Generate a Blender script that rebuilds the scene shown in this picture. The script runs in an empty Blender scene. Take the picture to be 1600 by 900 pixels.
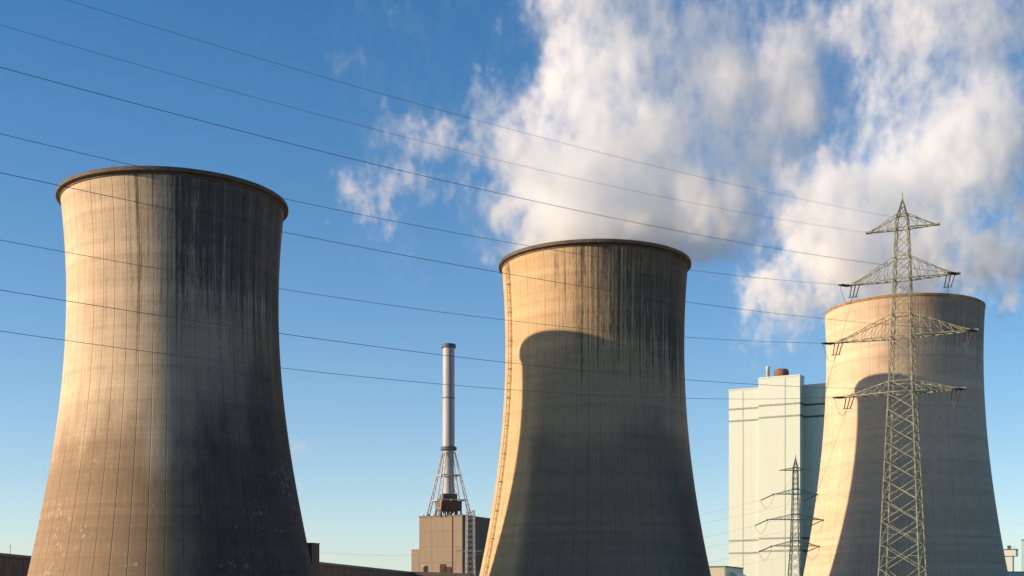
import bpy, bmesh, math, random
import numpy as np
from mathutils import Vector, Matrix

C = bpy.context.scene.collection
S = bpy.context.scene
R = math.radians

# ------------------------------------------------------------------ camera, light, exposure
EYE = 1.7
F = 2100.0            # focal length in pixels of a 1600 px wide picture
HOR = 960.0           # row of the horizon (just under the frame: rising front)
cam = bpy.data.objects.new('camera', bpy.data.cameras.new('camera'))
C.objects.link(cam)
cam.location = (0, 0, EYE)
cam.rotation_euler = (R(90), 0, 0)
cam.data.sensor_width = 36
cam.data.lens = 36 * F / 1600
cam.data.shift_y = (HOR - 450) / 1600
cam.data.clip_start = 0.5
cam.data.clip_end = 60000
S.camera = cam

SUN_AZ = 10.5         # the light travels this many degrees off +X, away from the camera
SUN_EL = 17.0
sd = Vector((-math.cos(R(SUN_AZ)) * math.cos(R(SUN_EL)), -math.sin(R(SUN_AZ)) * math.cos(R(SUN_EL)), math.sin(R(SUN_EL))))
sun = bpy.data.objects.new('sun', bpy.data.lights.new('sun', 'SUN'))
C.objects.link(sun)
sun.rotation_euler = sd.to_track_quat('Z', 'Y').to_euler()
sun.data.energy = 5.0
sun.data.angle = R(0.55)
sun.data.color = (1.0, 0.765, 0.53)

world = bpy.data.worlds.new('World')
S.world = world
world.use_nodes = True
wn = world.node_tree
bg = wn.nodes['Background']
sky = wn.nodes.new('ShaderNodeTexSky')
sky.sky_type = 'NISHITA'
sky.sun_disc = False
sky.sun_elevation = R(SUN_EL)
sky.sun_rotation = math.atan2(sd.x, sd.y)
sky.air_density = 1.0
sky.dust_density = 0.6
sky.ozone_density = 4.0
sky.altitude = 0
hs = wn.nodes.new('ShaderNodeHueSaturation')
hs.inputs['Saturation'].default_value = 1.28; hs.inputs['Hue'].default_value = 0.496
wn.links.new(sky.outputs[0], hs.inputs['Color'])
# hazy air low in the sky: a pale term that fades with height over the horizon, all the way round
tcw = wn.nodes.new('ShaderNodeTexCoord'); spw = wn.nodes.new('ShaderNodeSeparateXYZ'); wn.links.new(tcw.outputs['Generated'], spw.inputs[0])
ma = wn.nodes.new('ShaderNodeMath'); ma.operation = 'ABSOLUTE'; wn.links.new(spw.outputs[2], ma.inputs[0])
mm = wn.nodes.new('ShaderNodeMath'); mm.operation = 'MULTIPLY'; mm.inputs[1].default_value = -1/.17; wn.links.new(ma.outputs[0], mm.inputs[0])
me_ = wn.nodes.new('ShaderNodeMath'); me_.operation = 'EXPONENT'; wn.links.new(mm.outputs[0], me_.inputs[0])
hz_ = wn.nodes.new('ShaderNodeVectorMath'); hz_.operation = 'SCALE'; hz_.inputs[0].default_value = (2.4, 2.12, 2.15); wn.links.new(me_.outputs[0], hz_.inputs['Scale'])
ad = wn.nodes.new('ShaderNodeVectorMath'); ad.operation = 'ADD'; wn.links.new(hs.outputs[0], ad.inputs[0]); wn.links.new(hz_.outputs[0], ad.inputs[1])
wn.links.new(ad.outputs[0], bg.inputs[0])
bg.inputs[1].default_value = 0.10

S.view_settings.view_transform = 'Standard'
S.view_settings.look = 'None'
S.view_settings.gamma = 1
S.view_settings.exposure = 0.58
S.view_settings.use_curve_mapping = False
S.render.engine = 'CYCLES'
S.cycles.use_denoising = True
S.cycles.max_bounces = 18
S.cycles.transparent_max_bounces = 96
S.cycles.volume_bounces = 16
S.cycles.volume_step_rate = 2.0
S.cycles.volume_max_steps = 256
S.cycles.use_fast_gi = False

# ------------------------------------------------------------------ helpers
def world_at(px, py, Y):
    return Vector(((px - 800) / F * Y, Y, (HOR - py) / F * Y + EYE))

def tag(o, label=None, cat=None, group=None, kind=None):
    if label: o['label'] = label
    if cat: o['category'] = cat
    if group: o['group'] = group
    if kind: o['kind'] = kind
    return o

def empty(name, loc, rz=0.0):
    o = bpy.data.objects.new(name, None)
    C.objects.link(o)
    o.location = loc
    o.rotation_euler = (0, 0, rz)
    o.empty_display_size = 1
    return o

class MB:
    """collects shapes, then links them as one mesh object"""
    def __init__(s): s.v = []; s.f = []; s.smooth = []
    def add(s, vs, fs, smooth=False):
        n = len(s.v); s.v += [tuple(v) for v in vs]
        s.f += [tuple(i + n for i in f) for f in fs]; s.smooth += [smooth] * len(fs)
    def box(s, x0, x1, y0, y1, z0, z1):
        v = [(x0,y0,z0),(x1,y0,z0),(x1,y1,z0),(x0,y1,z0),(x0,y0,z1),(x1,y0,z1),(x1,y1,z1),(x0,y1,z1)]
        s.add(v, [(3,2,1,0),(4,5,6,7),(0,1,5,4),(1,2,6,5),(2,3,7,6),(3,0,4,7)])
    def bar(s, a, b, w, w2=None):
        a = Vector(a); b = Vector(b); d = b - a
        if d.length < 1e-5: return
        d.normalize(); up = Vector((0,0,1)) if abs(d.z) < .95 else Vector((0,1,0))
        u = d.cross(up).normalized(); v = d.cross(u).normalized(); w2 = w if w2 is None else w2
        vs = []
        for p in (a, b):
            for (i, j) in ((-1,-1),(1,-1),(1,1),(-1,1)): vs.append(p + u*i*w/2 + v*j*w2/2)
        s.add(vs, [(3,2,1,0),(4,5,6,7),(0,1,5,4),(1,2,6,5),(2,3,7,6),(3,0,4,7)])
    def tube(s, pts, r, n=6, caps=True):
        pts = [Vector(p) for p in pts]; vs = []; fs = []
        if not hasattr(r, '__len__'): r = [r] * len(pts)
        pu = None
        for i, p in enumerate(pts):
            d = (pts[min(i+1, len(pts)-1)] - pts[max(i-1, 0)]).normalized()
            if pu is None:
                up = Vector((0,0,1)) if abs(d.z) < .95 else Vector((0,1,0)); u = d.cross(up).normalized()
            else: u = (pu - d * pu.dot(d)).normalized()
            pu = u; v = d.cross(u)
            for k in range(n):
                a = 2*math.pi*k/n; vs.append(p + (u*math.cos(a) + v*math.sin(a)) * r[i])
        for i in range(len(pts)-1):
            for k in range(n):
                k2 = (k+1) % n; fs.append((i*n+k, i*n+k2, (i+1)*n+k2, (i+1)*n+k))
        if caps: fs.append(tuple(range(n))[::-1]); fs.append(tuple((len(pts)-1)*n + k for k in range(n)))
        s.add(vs, fs, n > 5)
    def lathe(s, prof, n=48, c=(0,0,0), smooth=True):
        vs = []; fs = []; m = len(prof)
        for (r, z) in prof:
            for k in range(n):
                a = 2*math.pi*k/n; vs.append((c[0]+r*math.cos(a), c[1]+r*math.sin(a), c[2]+z))
        for i in range(m-1):
            for k in range(n):
                k2 = (k+1) % n; fs.append((i*n+k, i*n+k2, (i+1)*n+k2, (i+1)*n+k))
        s.add(vs, fs, smooth)
    def build(s, name, mat, parent=None, loc=None):
        me = bpy.data.meshes.new(name); me.from_pydata(s.v, [], s.f)
        me.polygons.foreach_set('use_smooth', s.smooth); me.materials.append(mat); me.update()
        o = bpy.data.objects.new(name, me); C.objects.link(o)
        if parent: o.parent = parent
        if loc is not None: o.location = loc
        return o

# ------------------------------------------------------------------ materials
def new_mat(name):
    m = bpy.data.materials.new(name); m.use_nodes = True
    nt = m.node_tree; return m, nt, nt.nodes['Principled BSDF']

def N(nt, t, **kw):
    n = nt.nodes.new(t)
    for k, v in kw.items():
        if k.startswith('i_'):
            key = k[2:]; n.inputs[int(key) if key.isdigit() else key].default_value = v
        else: setattr(n, k, v)
    return n

def math_n(nt, op, a, b=None, clamp=False):
    n = nt.nodes.new('ShaderNodeMath'); n.operation = op; n.use_clamp = clamp
    for i, x in enumerate((a, b)):
        if x is None: continue
        if isinstance(x, (int, float)): n.inputs[i].default_value = x
        else: nt.links.new(x, n.inputs[i])
    return n.outputs[0]

def mixc(nt, fac, a, b, mode='MIX'):
    n = nt.nodes.new('ShaderNodeMix'); n.data_type = 'RGBA'; n.blend_type = mode
    for i, x in ((0, fac), (6, a), (7, b)):
        if isinstance(x, (int, float)): n.inputs[i].default_value = x
        elif isinstance(x, tuple): n.inputs[i].default_value = (*x, 1)
        else: nt.links.new(x, n.inputs[i])
    return n.outputs[2]

def rough_mat(name, col, rough=.75, var=.25, scale=.6, metal=0.0, stretch=(1,1,1), dirt=None):
    """plain surface with uneven tone and fine grain"""
    m, nt, b = new_mat(name)
    tc = N(nt, 'ShaderNodeTexCoord'); mp = N(nt, 'ShaderNodeMapping'); mp.inputs['Scale'].default_value = stretch
    nt.links.new(tc.outputs['Object'], mp.inputs[0])
    n1 = N(nt, 'ShaderNodeTexNoise', i_Scale=scale, i_Detail=6.0, i_Roughness=.6); nt.links.new(mp.outputs[0], n1.inputs['Vector'])
    dark = tuple(c * (1 - var) for c in (dirt or col)); light = tuple(min(1, c * (1 + var * .6)) for c in col)
    mr = N(nt, 'ShaderNodeMapRange'); mr.inputs[1].default_value = .3; mr.inputs[2].default_value = .7
    nt.links.new(n1.outputs[0], mr.inputs[0])
    nt.links.new(mixc(nt, mr.outputs[0], dark, light), b.inputs['Base Color'])
    b.inputs['Roughness'].default_value = rough; b.inputs['Metallic'].default_value = metal
    return m

def concrete_mat(name, panels, lift=.55):
    """slip-formed concrete: weathering attribute, darker joint lines, thin formwork rings, grain"""
    m, nt, b = new_mat(name)
    at = N(nt, 'ShaderNodeAttribute', attribute_name='weather')
    uv = N(nt, 'ShaderNodeUVMap', uv_map='UVMap'); sp = N(nt, 'ShaderNodeSeparateXYZ'); nt.links.new(uv.outputs[0], sp.inputs[0])
    u = math_n(nt, 'MULTIPLY', sp.outputs[0], float(panels)); z = sp.outputs[1]
    # vertical joints, every one with its own strength
    fr = math_n(nt, 'FRACT', u); dist = math_n(nt, 'ABSOLUTE', math_n(nt, 'SUBTRACT', fr, .5))
    line = math_n(nt, 'MULTIPLY', math_n(nt, 'SUBTRACT', .042, dist), 30.0, True)
    wn_ = N(nt, 'ShaderNodeTexWhiteNoise', noise_dimensions='1D'); nt.links.new(math_n(nt, 'FLOOR', u), wn_.inputs['W'])
    cv = N(nt, 'ShaderNodeCombineXYZ'); nt.links.new(math_n(nt, 'MULTIPLY', u, 1.0), cv.inputs[0]); nt.links.new(math_n(nt, 'MULTIPLY', z, .06), cv.inputs[1])
    nz = N(nt, 'ShaderNodeTexNoise', i_Scale=1.0, i_Detail=3.0); nt.links.new(cv.outputs[0], nz.inputs['Vector'])
    ls = math_n(nt, 'MULTIPLY', line, math_n(nt, 'MULTIPLY', math_n(nt, 'ADD', math_n(nt, 'MULTIPLY', wn_.outputs[0], .8), .25), math_n(nt, 'MULTIPLY', nz.outputs[0], 1.15)), True)
    # second, faint joints between
    fr2 = math_n(nt, 'FRACT', math_n(nt, 'MULTIPLY', u, 3.0)); line2 = math_n(nt, 'MULTIPLY', math_n(nt, 'SUBTRACT', .09, math_n(nt, 'ABSOLUTE', math_n(nt, 'SUBTRACT', fr2, .5))), 1.6, True)
    # formwork rings
    fz = math_n(nt, 'FRACT', math_n(nt, 'MULTIPLY', z, 1/1.5)); ring = math_n(nt, 'MULTIPLY', math_n(nt, 'SUBTRACT', .13, math_n(nt, 'ABSOLUTE', math_n(nt, 'SUBTRACT', fz, .5))), 2.2, True)
    rn = N(nt, 'ShaderNodeTexWhiteNoise', noise_dimensions='1D'); nt.links.new(math_n(nt, 'FLOOR', math_n(nt, 'MULTIPLY', z, 1/1.5)), rn.inputs['W'])
    # panel by panel tone: each lift of each bay a little different
    cb = N(nt, 'ShaderNodeCombineXYZ'); nt.links.new(math_n(nt, 'FLOOR', u), cb.inputs[0]); nt.links.new(math_n(nt, 'FLOOR', math_n(nt, 'MULTIPLY', z, 1/1.5)), cb.inputs[1])
    pn = N(nt, 'ShaderNodeTexWhiteNoise', noise_dimensions='2D'); nt.links.new(cb.outputs[0], pn.inputs['Vector'])
    # fine vertical run-down streaks and grain
    cs = N(nt, 'ShaderNodeCombineXYZ'); nt.links.new(math_n(nt, 'MULTIPLY', u, 9.0), cs.inputs[0]); nt.links.new(math_n(nt, 'MULTIPLY', z, .05), cs.inputs[1])
    st = N(nt, 'ShaderNodeTexNoise', i_Scale=1.0, i_Detail=5.0, i_Roughness=.65); nt.links.new(cs.outputs[0], st.inputs['Vector'])
    tc = N(nt, 'ShaderNodeTexCoord'); g = N(nt, 'ShaderNodeTexNoise', i_Scale=1.2, i_Detail=8.0, i_Roughness=.7); nt.links.new(tc.outputs['Object'], g.inputs['Vector'])
    tone = math_n(nt, 'ADD', .66, math_n(nt, 'MULTIPLY', st.outputs[0], .34))
    tone = math_n(nt, 'ADD', tone, math_n(nt, 'MULTIPLY', g.outputs[0], .34))
    tone = math_n(nt, 'MULTIPLY', tone, math_n(nt, 'SUBTRACT', 1.03, math_n(nt, 'MULTIPLY', pn.outputs[0], .07)))
    tone = math_n(nt, 'MULTIPLY', tone, math_n(nt, 'SUBTRACT', 1.04, math_n(nt, 'MULTIPLY', rn.outputs[0], .12)))
    nb_ = N(nt, 'ShaderNodeTexNoise', noise_dimensions='1D', i_Scale=1.0, i_Detail=2.0); nt.links.new(math_n(nt, 'MULTIPLY', z, .16), nb_.inputs['W'])
    tone = math_n(nt, 'MULTIPLY', tone, math_n(nt, 'ADD', .87, math_n(nt, 'MULTIPLY', nb_.outputs[0], .26)))
    tone = math_n(nt, 'MULTIPLY', tone, math_n(nt, 'SUBTRACT', 1.0, math_n(nt, 'MULTIPLY', ls, lift)))
    tone = math_n(nt, 'MULTIPLY', tone, math_n(nt, 'SUBTRACT', 1.0, line2))
    tone = math_n(nt, 'MULTIPLY', tone, math_n(nt, 'SUBTRACT', 1.0, math_n(nt, 'MULTIPLY', ring, .22)))
    vm = N(nt, 'ShaderNodeVectorMath', operation='SCALE'); nt.links.new(at.outputs['Color'], vm.inputs[0]); nt.links.new(tone, vm.inputs['Scale'])
    nt.links.new(vm.outputs[0], b.inputs['Base Color']); b.inputs['Roughness'].default_value = .9
    b.inputs['Specular IOR Level'].default_value = .2
    bp = N(nt, 'ShaderNodeBump', i_Strength=.5, i_Distance=.15)
    nt.links.new(math_n(nt, 'ADD', math_n(nt, 'MULTIPLY', line, -1.0), math_n(nt, 'ADD', math_n(nt, 'MULTIPLY', g.outputs[0], .6), math_n(nt, 'MULTIPLY', ring, -.6))), bp.inputs['Height'])
    nt.links.new(bp.outputs[0], b.inputs['Normal'])
    return m

def clad_mat(name, col, rough=.5, panel=(3.0, 6.0), var=.06, seam=.75):
    """sheet cladding: panel joints in object space along a wall, slight panel to panel change"""
    m, nt, b = new_mat(name)
    tc = N(nt, 'ShaderNodeTexCoord'); sp = N(nt, 'ShaderNodeSeparateXYZ'); nt.links.new(tc.outputs['Object'], sp.inputs[0])
    xy = math_n(nt, 'ADD', sp.outputs[0], sp.outputs[1]); ux = math_n(nt, 'MULTIPLY', xy, 1/panel[0]); uz = math_n(nt, 'MULTIPLY', sp.outputs[2], 1/panel[1])
    def ln(u, w, k): return math_n(nt, 'MULTIPLY', math_n(nt, 'SUBTRACT', w, math_n(nt, 'ABSOLUTE', math_n(nt, 'SUBTRACT', math_n(nt, 'FRACT', u), .5))), k, True)
    l = math_n(nt, 'MAXIMUM', ln(ux, .04, 25.), ln(uz, .03, 30.))
    cb = N(nt, 'ShaderNodeCombineXYZ'); nt.links.new(math_n(nt, 'FLOOR', math_n(nt, 'ADD', ux, .5)), cb.inputs[0]); nt.links.new(math_n(nt, 'FLOOR', math_n(nt, 'ADD', uz, .5)), cb.inputs[1])
    pn = N(nt, 'ShaderNodeTexWhiteNoise', noise_dimensions='2D'); nt.links.new(cb.outputs[0], pn.inputs['Vector'])
    mp = N(nt, 'ShaderNodeMapping'); mp.inputs['Scale'].default_value = (.5, .5, .05); nt.links.new(tc.outputs['Object'], mp.inputs[0])
    st = N(nt, 'ShaderNodeTexNoise', i_Scale=1.0, i_Detail=6.0, i_Roughness=.6); nt.links.new(mp.outputs[0], st.inputs['Vector'])
    tone = math_n(nt, 'SUBTRACT', 1.0, math_n(nt, 'MULTIPLY', pn.outputs[0], var))
    tone = math_n(nt, 'MULTIPLY', tone, math_n(nt, 'ADD', 1 - var*2, math_n(nt, 'MULTIPLY', st.outputs[0], var*4)))
    tone = math_n(nt, 'MULTIPLY', tone, math_n(nt, 'SUBTRACT', 1.0, math_n(nt, 'MULTIPLY', l, 1-seam)))
    vm = N(nt, 'ShaderNodeVectorMath', operation='SCALE'); vm.inputs[0].default_value = col; nt.links.new(tone, vm.inputs['Scale'])
    nt.links.new(vm.outputs[0], b.inputs['Base Color']); b.inputs['Roughness'].default_value = rough
    return m

M = {}
M['rim'] = rough_mat('weathered_rim_concrete', (.125,.09,.062), .9, .35, .5)
M['steel_green'] = rough_mat('green_painted_steel', (.25,.26,.165), .6, .45, 1.5, 0.0, dirt=(.12,.11,.07))
M['steel_dark'] = rough_mat('dark_galvanised_steel', (.09,.085,.075), .6, .3, 1.5)
M['wire'] = rough_mat('aged_aluminium_cable', (.11,.12,.14), .6, .1, .3)
M['insulator'] = rough_mat('brown_porcelain', (.05,.03,.025), .3, .2, 2)
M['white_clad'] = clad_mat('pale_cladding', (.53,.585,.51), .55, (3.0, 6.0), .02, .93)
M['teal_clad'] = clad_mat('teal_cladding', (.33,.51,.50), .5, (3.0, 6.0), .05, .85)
M['groove'] = rough_mat('grey_louvre_band', (.27,.30,.28), .7, .15, .5)
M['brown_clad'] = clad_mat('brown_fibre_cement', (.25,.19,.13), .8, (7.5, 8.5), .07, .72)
M['dark_and_shaded_clad'] = clad_mat('dark_brown_and_shaded_cladding', (.11,.09,.075), .8, (6.0, 5.0), .12, .8)
M['stack'] = rough_mat('grey_painted_stack', (.36,.355,.375), .6, .2, .25, stretch=(1,1,.15))
M['stack_dark'] = rough_mat('sooty_stack_collar', (.10,.085,.085), .7, .3, .6)
M['ladder_steel'] = rough_mat('weathered_ladder_steel', (.36,.25,.15), .85, .3, .7)
M['rust'] = rough_mat('rusty_steel', (.20,.09,.05), .85, .5, .7)
M['duct'] = rough_mat('dirty_duct', (.13,.075,.05), .85, .4, .5)
M['pale_steel'] = rough_mat('pale_painted_steel', (.50,.46,.41), .6, .2, .8)
M['roof_grey'] = rough_mat('grey_roof_sheet', (.12,.115,.12), .7, .2, .15)

# ground: one sheet out to the horizon
gm, nt, b = new_mat('grass_and_gravel')
tc = N(nt, 'ShaderNodeTexCoord'); n1 = N(nt, 'ShaderNodeTexNoise', i_Scale=.02, i_Detail=8.0); n2 = N(nt, 'ShaderNodeTexNoise', i_Scale=.6, i_Detail=8.0)
nt.links.new(tc.outputs['Object'], n1.inputs['Vector']); nt.links.new(tc.outputs['Object'], n2.inputs['Vector'])
c1 = mixc(nt, n2.outputs[0], (.05,.05,.02), (.11,.095,.045)); mr = N(nt, 'ShaderNodeMapRange'); mr.inputs[1].default_value = .5; mr.inputs[2].default_value = .62
nt.links.new(n1.outputs[0], mr.inputs[0]); nt.links.new(mixc(nt, mr.outputs[0], c1, (.22,.18,.13)), b.inputs['Base Color']); b.inputs['Roughness'].default_value = .95
g = MB(); g.add([(-30000,-30000,0),(30000,-30000,0),(30000,30000,0),(-30000,30000,0)], [(0,1,2,3)])
tag(g.build('ground', gm), kind='structure')

# ------------------------------------------------------------------ noise fields for weathering and steam
def fbm(shape, beta, seed, stretch=(1,1,1), lo=1.0):
    """random field with a power-law spectrum, zero mean, unit deviation"""
    rng = np.random.default_rng(seed); w = rng.standard_normal(shape).astype(np.float32)
    f = np.fft.rfftn(w)
    ks = [np.fft.fftfreq(n) * n / max(shape) * st for n, st in zip(shape, stretch)]
    ks = [np.fft.fftfreq(n) * st for n, st in zip(shape, stretch)]
    ks[-1] = np.fft.rfftfreq(shape[-1]) * stretch[len(shape)-1]
    k2 = sum(np.meshgrid(*[k**2 for k in ks], indexing='ij', sparse=True))
    k = np.sqrt(k2); k0 = lo / max(shape)
    f = f * (k + k0) ** (-beta / 2)
    f.flat[0] = 0
    o = np.fft.irfftn(f, s=shape); o -= o.mean(); return (o / o.std()).astype(np.float32)

def sstep(a, b, x):
    t = np.clip((x - a) / (b - a), 0, 1); return t * t * (3 - 2 * t)

# ------------------------------------------------------------------ cooling towers
def cooling_tower(px, Y, top, prof, seed, weather, lip, label, rim_mat, panels=52, joint=.55):
    """prof: (height over eye, radius).  azimuth 0 faces the camera, positive to the right"""
    X = (px - 800) / F * Y
    face = math.atan2(-Y, -X)
    t = empty('cooling_tower', (X, Y, 0))
    tag(t, label, 'cooling tower', 'cooling towers in a row')
    zs_, rs_ = zip(*prof); co = np.polyfit(zs_, rs_, 4)
    na, nz = 720, 236
    zz = np.linspace(-EYE, top, nz); rr = np.polyval(co, zz)
    az = (np.arange(na) + .5) / na * 2 * math.pi - math.pi
    A, Z = np.meshgrid(az, zz, indexing='xy')            # (nz, na)
    Rr = rr[:, None] * np.ones((1, na))
    Xv = Rr * np.cos(face + A); Yv = Rr * np.sin(face + A); Zv = Z + EYE
    th = .55
    outer = np.stack([Xv, Yv, Zv], -1).reshape(-1, 3)
    # inner skin, coarse
    nb, mb_ = 180, 40
    zi = np.linspace(-EYE, top, mb_); ri = np.polyval(co, zi) - th; ai = np.arange(nb)/nb*2*math.pi
    inner = np.stack([ri[:, None]*np.cos(ai)[None], ri[:, None]*np.sin(ai)[None], np.repeat((zi+EYE)[:, None], nb, 1)], -1).reshape(-1, 3)
    i, j = np.meshgrid(np.arange(nz-1), np.arange(na), indexing='ij'); j2 = (j+1) % na
    q1 = np.stack([i*na+j, i*na+j2, (i+1)*na+j2, (i+1)*na+j], -1).reshape(-1, 4)
    base = len(outer); i, j = np.meshgrid(np.arange(mb_-1), np.arange(nb), indexing='ij'); j2 = (j+1) % nb
    q2 = np.stack([i*nb+j, (i+1)*nb+j, (i+1)*nb+j2, i*nb+j2], -1).reshape(-1, 4) + base
    V = np.concatenate([outer, inner]); Q = np.concatenate([q1, q2])
    me = bpy.data.meshes.new('shell'); me.vertices.add(len(V)); me.vertices.foreach_set('co', V.astype(np.float32).ravel())
    me.loops.add(len(Q)*4); me.loops.foreach_set('vertex_index', Q.astype(np.int32).ravel())
    me.polygons.add(len(Q)); me.polygons.foreach_set('loop_start', np.arange(0, len(Q)*4, 4, dtype=np.int32))
    me.update(calc_edges=True); me.polygons.foreach_set('use_smooth', np.ones(len(Q), bool))
    # uv: turns round the tower, metres up
    uvl = me.uv_layers.new(name='UVMap'); ua = (A / (2*math.pi) + .5); uz = Zv
    uvv = np.concatenate([np.stack([ua, uz], -1).reshape(-1, 2), np.zeros((len(inner), 2))])
    luv = uvv[Q.ravel()]
    lq = luv.reshape(-1, 4, 2); wrap = (lq[:, :, 0].max(1) - lq[:, :, 0].min(1)) > .5
    lq[wrap, :, 0] = np.where(lq[wrap, :, 0] < .5, lq[wrap, :, 0] + 1, lq[wrap, :, 0])
    uvl.data.foreach_set('uv', lq.astype(np.float32).ravel())
    # weathering of the concrete
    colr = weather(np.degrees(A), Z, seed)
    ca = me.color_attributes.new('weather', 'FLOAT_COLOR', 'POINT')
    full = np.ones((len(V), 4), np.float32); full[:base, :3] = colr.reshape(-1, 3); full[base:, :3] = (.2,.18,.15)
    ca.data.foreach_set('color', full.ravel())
    me.materials.append(concrete_mat('tower_concrete', panels, joint)); me.update()
    o = bpy.data.objects.new('shell', me); C.objects.link(o); o.parent = t
    rt = float(np.polyval(co, top)); zt = top + EYE
    r = MB()
    if lip > .4:
        pr = [(rt-th, zt-1.0), (rt+.12, zt-1.0), (rt+.14, zt-.6), (rt+lip, zt-.25), (rt+lip, zt+.55), (rt+lip-.12, zt+.6), (rt+lip-.12, zt+.78), (rt-th-.3, zt+.78), (rt-th-.3, zt-1.0), (rt-th, zt-1.0)]
    else:
        pr = [(rt-th, zt-.8), (rt+.04, zt-.8), (rt+lip, zt-.6), (rt+lip, zt+.25), (rt-th-.2, zt+.25), (rt-th-.2, zt-.8), (rt-th, zt-.8)]
    r.lathe(pr, 240, smooth=False); r.build('rim', rim_mat, t)
    return t, co, face

def mixa(a, b, f): return a + (np.asarray(b) - a) * f[..., None]

def streak(A, Z, seed, fine=1.0, hor=.10):
    """streaks running down the shell, value around 0, deviation 1"""
    n = fbm(A.shape, 1.5, seed, (1/hor/6*fine, 1.0*1.0), 1.0); return n

def columns(A, seed):
    rng = np.random.default_rng(seed); n = A.shape[1]; w = rng.standard_normal(n); f = np.fft.rfft(w); k = np.arange(len(f)) + 1.0
    o = np.fft.irfft(f * k**-.35, n); o -= o.mean(); o /= o.std(); return np.repeat(o[None, :], A.shape[0], 0)

def weather_one(A, Z, seed):
    big = fbm(A.shape, 3.0, seed, (2.2, 1)); st = fbm(A.shape, 1.6, seed+1, (14, 1)); st2 = fbm(A.shape, 2.0, seed+2, (30, .8)); mot = fbm(A.shape, 2.2, seed+3, (1, 1))
    c = np.zeros(A.shape + (3,)) + np.array([.50,.375,.25])
    c = mixa(c, (.61,.48,.33), sstep(-.5, 1.5, big)*.5)
    # brown lower half
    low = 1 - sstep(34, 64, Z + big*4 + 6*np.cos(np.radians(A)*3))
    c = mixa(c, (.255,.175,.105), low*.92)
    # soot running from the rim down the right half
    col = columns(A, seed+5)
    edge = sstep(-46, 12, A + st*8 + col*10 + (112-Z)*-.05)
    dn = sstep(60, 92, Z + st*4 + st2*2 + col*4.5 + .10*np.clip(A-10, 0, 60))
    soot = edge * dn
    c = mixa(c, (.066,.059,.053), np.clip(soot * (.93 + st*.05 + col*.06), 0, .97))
    # loose dark runs further left under the rim
    runs = sstep(.7, 1.6, st) * sstep(78, 108, Z + st2*3) * sstep(-62, -30, A)
    c = mixa(c, (.16,.12,.085), np.clip(runs, 0, .8)*.75)
    # pale lime runs inside the soot
    lime = sstep(1.3, 1.9, st2 + .25*st) * sstep(72, 100, Z) * soot
    c = mixa(c, (.33,.33,.31), lime*.55)
    # greenish grey band under the soot
    band = sstep(-14, 4, A) * (1-dn)
    c = mixa(c, (.25,.215,.155), np.clip(band*(1-low), 0, 1)*.75)
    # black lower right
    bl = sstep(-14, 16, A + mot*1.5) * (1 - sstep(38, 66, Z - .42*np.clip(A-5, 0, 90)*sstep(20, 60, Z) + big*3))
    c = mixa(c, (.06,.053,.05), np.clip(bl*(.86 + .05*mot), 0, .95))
    # bleached flakes near the foot
    fl = fbm(A.shape, 1.5, seed+7, (.7, 1.5)); fl = fl*.75 + mot*.4
    flk = sstep(1.45, 2.1, fl) * (1 - sstep(28, 46, Z + big*3)) * (1-.65*sstep(-12, 10, A)); c = mixa(c, (.50,.46,.40), flk*.7)
    return np.clip(c, .012, .85)

def weather_two(A, Z, seed):
    big = fbm(A.shape, 3.0, seed, (2.2, 1)); st = fbm(A.shape, 1.6, seed+1, (14, 1)); st2 = fbm(A.shape, 2.0, seed+2, (30, .8)); mot = fbm(A.shape, 2.2, seed+3, (1, 1))
    c = np.zeros(A.shape + (3,)) + np.array([.51,.35,.19])
    c = mixa(c, (.61,.45,.275), sstep(-.5, 1.5, big)*.5)
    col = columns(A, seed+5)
    edge = sstep(-30, 26, A + st*8 + col*8)  # soot edge, spread left to soften the turn from lit to shaded side
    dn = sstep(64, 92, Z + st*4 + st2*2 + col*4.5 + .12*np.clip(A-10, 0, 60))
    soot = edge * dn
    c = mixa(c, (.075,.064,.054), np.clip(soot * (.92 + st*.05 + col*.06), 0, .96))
    runs = sstep(.8, 1.7, st) * sstep(80, 108, Z + st2*3) * sstep(-45, -12, A)
    c = mixa(c, (.16,.12,.085), np.clip(runs, 0, .8)*.7)
    lime = sstep(1.3, 1.9, st2 + .25*st) * sstep(72, 100, Z) * soot
    c = mixa(c, (.30,.29,.27), lime*.45)
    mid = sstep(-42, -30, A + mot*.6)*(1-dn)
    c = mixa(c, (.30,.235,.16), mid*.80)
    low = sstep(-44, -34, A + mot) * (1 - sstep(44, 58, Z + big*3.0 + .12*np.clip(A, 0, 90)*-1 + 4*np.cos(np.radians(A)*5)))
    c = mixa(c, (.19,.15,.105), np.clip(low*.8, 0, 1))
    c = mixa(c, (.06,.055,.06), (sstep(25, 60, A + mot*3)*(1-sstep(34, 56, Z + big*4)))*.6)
    pr = sstep(1.5, 2.1, st2)*(1-sstep(60, 70, Z))*sstep(-30, 10, A)*sstep(18, 40, Z); c = mixa(c, (.24,.235,.22), pr*.5)
    fl = fbm(A.shape, 1.1, seed+7, (1.2, 1))*.75 + mot*.45
    flk = sstep(2.0, 2.6, fl) * (1 - sstep(14, 30, Z + big*3)); c = mixa(c, (.34,.33,.31), flk*.6)
    return np.clip(c, .012, .85)

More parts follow.
